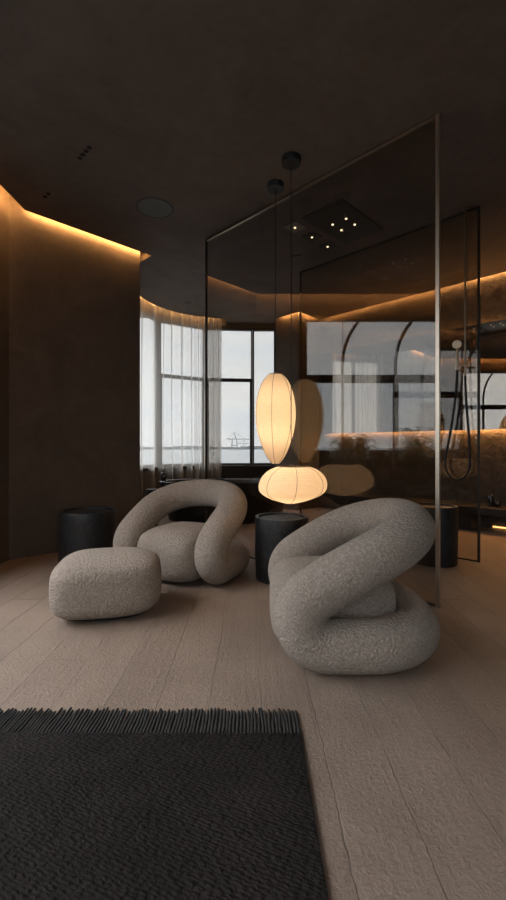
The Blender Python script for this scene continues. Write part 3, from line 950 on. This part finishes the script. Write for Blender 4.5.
ot = thing('ottoman', 'beige boucle pebble-shaped ottoman in front of the arched armchair', 'ottoman', (-0.978, 2.905, 0), radians(12))
bm = bmesh.new(); superblob(bm, 0.345, 0.300, 0.010, 0.386, 3.5, 3.9, corner=0.02, botn=3.8)
obj('cushion', bm, 'boucle', ot, True)
bm = bmesh.new(); superblob(bm, 0.25, 0.20, 0.0, 0.04, 2.9, 6)
obj('plinth', bm, 'black_metal', ot)

# ------------------------------------------------------------------ rug
RX0, RX1, RY0, RY1 = -2.2, 0.182, -1.6, 1.637
rug = thing('rug', 'charcoal woven wool rug with fringed end in the foreground', 'rug', (0, 0, 0))
bm = bmesh.new(); add_box(bm, RX0, RX1, RY0, RY1, 0.0005, 0.014, 0.004)
obj('rug_field', bm, 'rug', rug)
def tassel_bm(bm, x, rnd):
    ln = 0.155 + rnd.uniform(-0.012, 0.014); dx = rnd.uniform(-0.005, 0.005) ; w = rnd.uniform(-0.002, 0.002)
    pts = []; rad = []
    for j in range(7):
        u = j/6
        pts.append((dx*u*u + w*sin(u*5), ln*u, 0.0085 - 0.0025*u + 0.0015*sin(u*7+x*40)))
        rad.append(0.0060 + 0.0006*sin(u*14) if j < 6 else 0.0046)
    add_tube(bm, pts, rad, 7)
rnd = random.Random(21)
x = RX1 - 0.007
k = 0
while x > -1.14:
    bm = bmesh.new(); tassel_bm(bm, x, rnd)
    o = obj('tassel', bm, 'fringe', rug, True, (x, RY1-0.004, 0))
    x -= 0.0138 + rnd.uniform(-0.0012, 0.0012); k += 1
bm = bmesh.new()
while x > RX0:
    b2 = bmesh.new(); tassel_bm(b2, x, rnd)
    bmesh.ops.translate(b2, verts=b2.verts, vec=(x, RY1-0.004, 0))
    me = bpy.data.meshes.new('tmp'); b2.to_mesh(me); b2.free(); bm.from_mesh(me); bpy.data.meshes.remove(me)
    x -= 0.0138
fr = obj('fringe', bm, 'fringe', rug, True); fr['kind'] = 'stuff'

# ------------------------------------------------------------------ daylight
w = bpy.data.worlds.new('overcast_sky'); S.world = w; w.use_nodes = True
nt = w.node_tree; nt.nodes.clear()
wo = nt.nodes.new('ShaderNodeOutputWorld'); bg = nt.nodes.new('ShaderNodeBackground')
tc = nt.nodes.new('ShaderNodeTexCoord')
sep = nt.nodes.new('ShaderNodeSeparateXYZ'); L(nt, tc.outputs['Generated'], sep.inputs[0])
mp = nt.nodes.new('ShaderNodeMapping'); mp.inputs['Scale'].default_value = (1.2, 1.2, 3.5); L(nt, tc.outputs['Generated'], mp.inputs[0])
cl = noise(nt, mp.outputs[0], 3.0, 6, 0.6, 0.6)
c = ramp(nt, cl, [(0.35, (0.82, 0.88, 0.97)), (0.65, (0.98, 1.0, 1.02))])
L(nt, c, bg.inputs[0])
# overcast sky, brightest on the window side (left, towards -x), with extra brightness added up high and at the rear to light the room
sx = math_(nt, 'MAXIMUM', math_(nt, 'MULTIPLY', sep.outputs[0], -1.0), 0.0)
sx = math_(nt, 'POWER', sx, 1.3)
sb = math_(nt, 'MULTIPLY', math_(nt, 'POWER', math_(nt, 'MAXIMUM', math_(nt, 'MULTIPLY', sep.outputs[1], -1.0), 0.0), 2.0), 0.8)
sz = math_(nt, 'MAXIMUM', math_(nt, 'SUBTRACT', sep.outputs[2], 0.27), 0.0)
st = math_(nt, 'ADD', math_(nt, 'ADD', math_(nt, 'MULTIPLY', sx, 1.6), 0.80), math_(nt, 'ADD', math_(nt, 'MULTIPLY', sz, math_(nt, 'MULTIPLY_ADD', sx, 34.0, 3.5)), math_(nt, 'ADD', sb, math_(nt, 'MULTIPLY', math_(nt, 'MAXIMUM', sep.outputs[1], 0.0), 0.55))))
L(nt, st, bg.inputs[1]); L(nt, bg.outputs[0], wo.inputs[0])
w.cycles.sampling_method = 'MANUAL'; w.cycles.sample_map_resolution = 512

def portal(loc, rot, sx_, sy_):
    ld = bpy.data.lights.new('window_daylight', 'AREA'); ld.shape = 'RECTANGLE'; ld.size = sx_; ld.size_y = sy_
    ld.cycles.is_portal = True
    o = bpy.data.objects.new('window_daylight', ld); COL.objects.link(o)
    o.location = loc; o.rotation_euler = rot
portal((WX-0.16, (WY0+WY1)/2, (WZ0+WZ1)/2), (0, -pi/2, 0), WZ1-WZ0, WY1-WY0)
portal(((RW0+RW1)/2, RWY-0.15, 1.68), Vector((0,1,0)).to_track_quat('-Z','Y').to_euler(), RW1-RW0, 2.85)  # portal at the added rear window
for a, b in zip(BAY[:-1], BAY[1:]):
    ang = atan2(b[1]-a[1], b[0]-a[0])
    nx, ny = sin(ang), -cos(ang)      # outward of the room
    mx_, my_ = (a[0]+b[0])/2 + nx*0.12, (a[1]+b[1])/2 + ny*0.12
    o_rot = Vector((-nx, -ny, 0)).to_track_quat('-Z', 'Y').to_euler()
    portal((mx_, my_, (SILL+HEAD)/2), o_rot, sqrt((a[0]-b[0])**2+(a[1]-b[1])**2), HEAD-SILL)

# ------------------------------------------------------------------ render look
S.view_settings.view_transform = 'Standard'
S.view_settings.look = 'None'
S.view_settings.exposure = 0.0
S.view_settings.gamma = 1.0
S.view_settings.use_curve_mapping = False
S.cycles.use_denoising = True
S.cycles.max_bounces = 14
S.cycles.diffuse_bounces = 6
S.cycles.glossy_bounces = 8
S.cycles.transmission_bounces = 8
S.cycles.transparent_max_bounces = 24
S.cycles.sample_clamp_indirect = 4.0
S.cycles.caustics_reflective = False
S.cycles.caustics_refractive = False
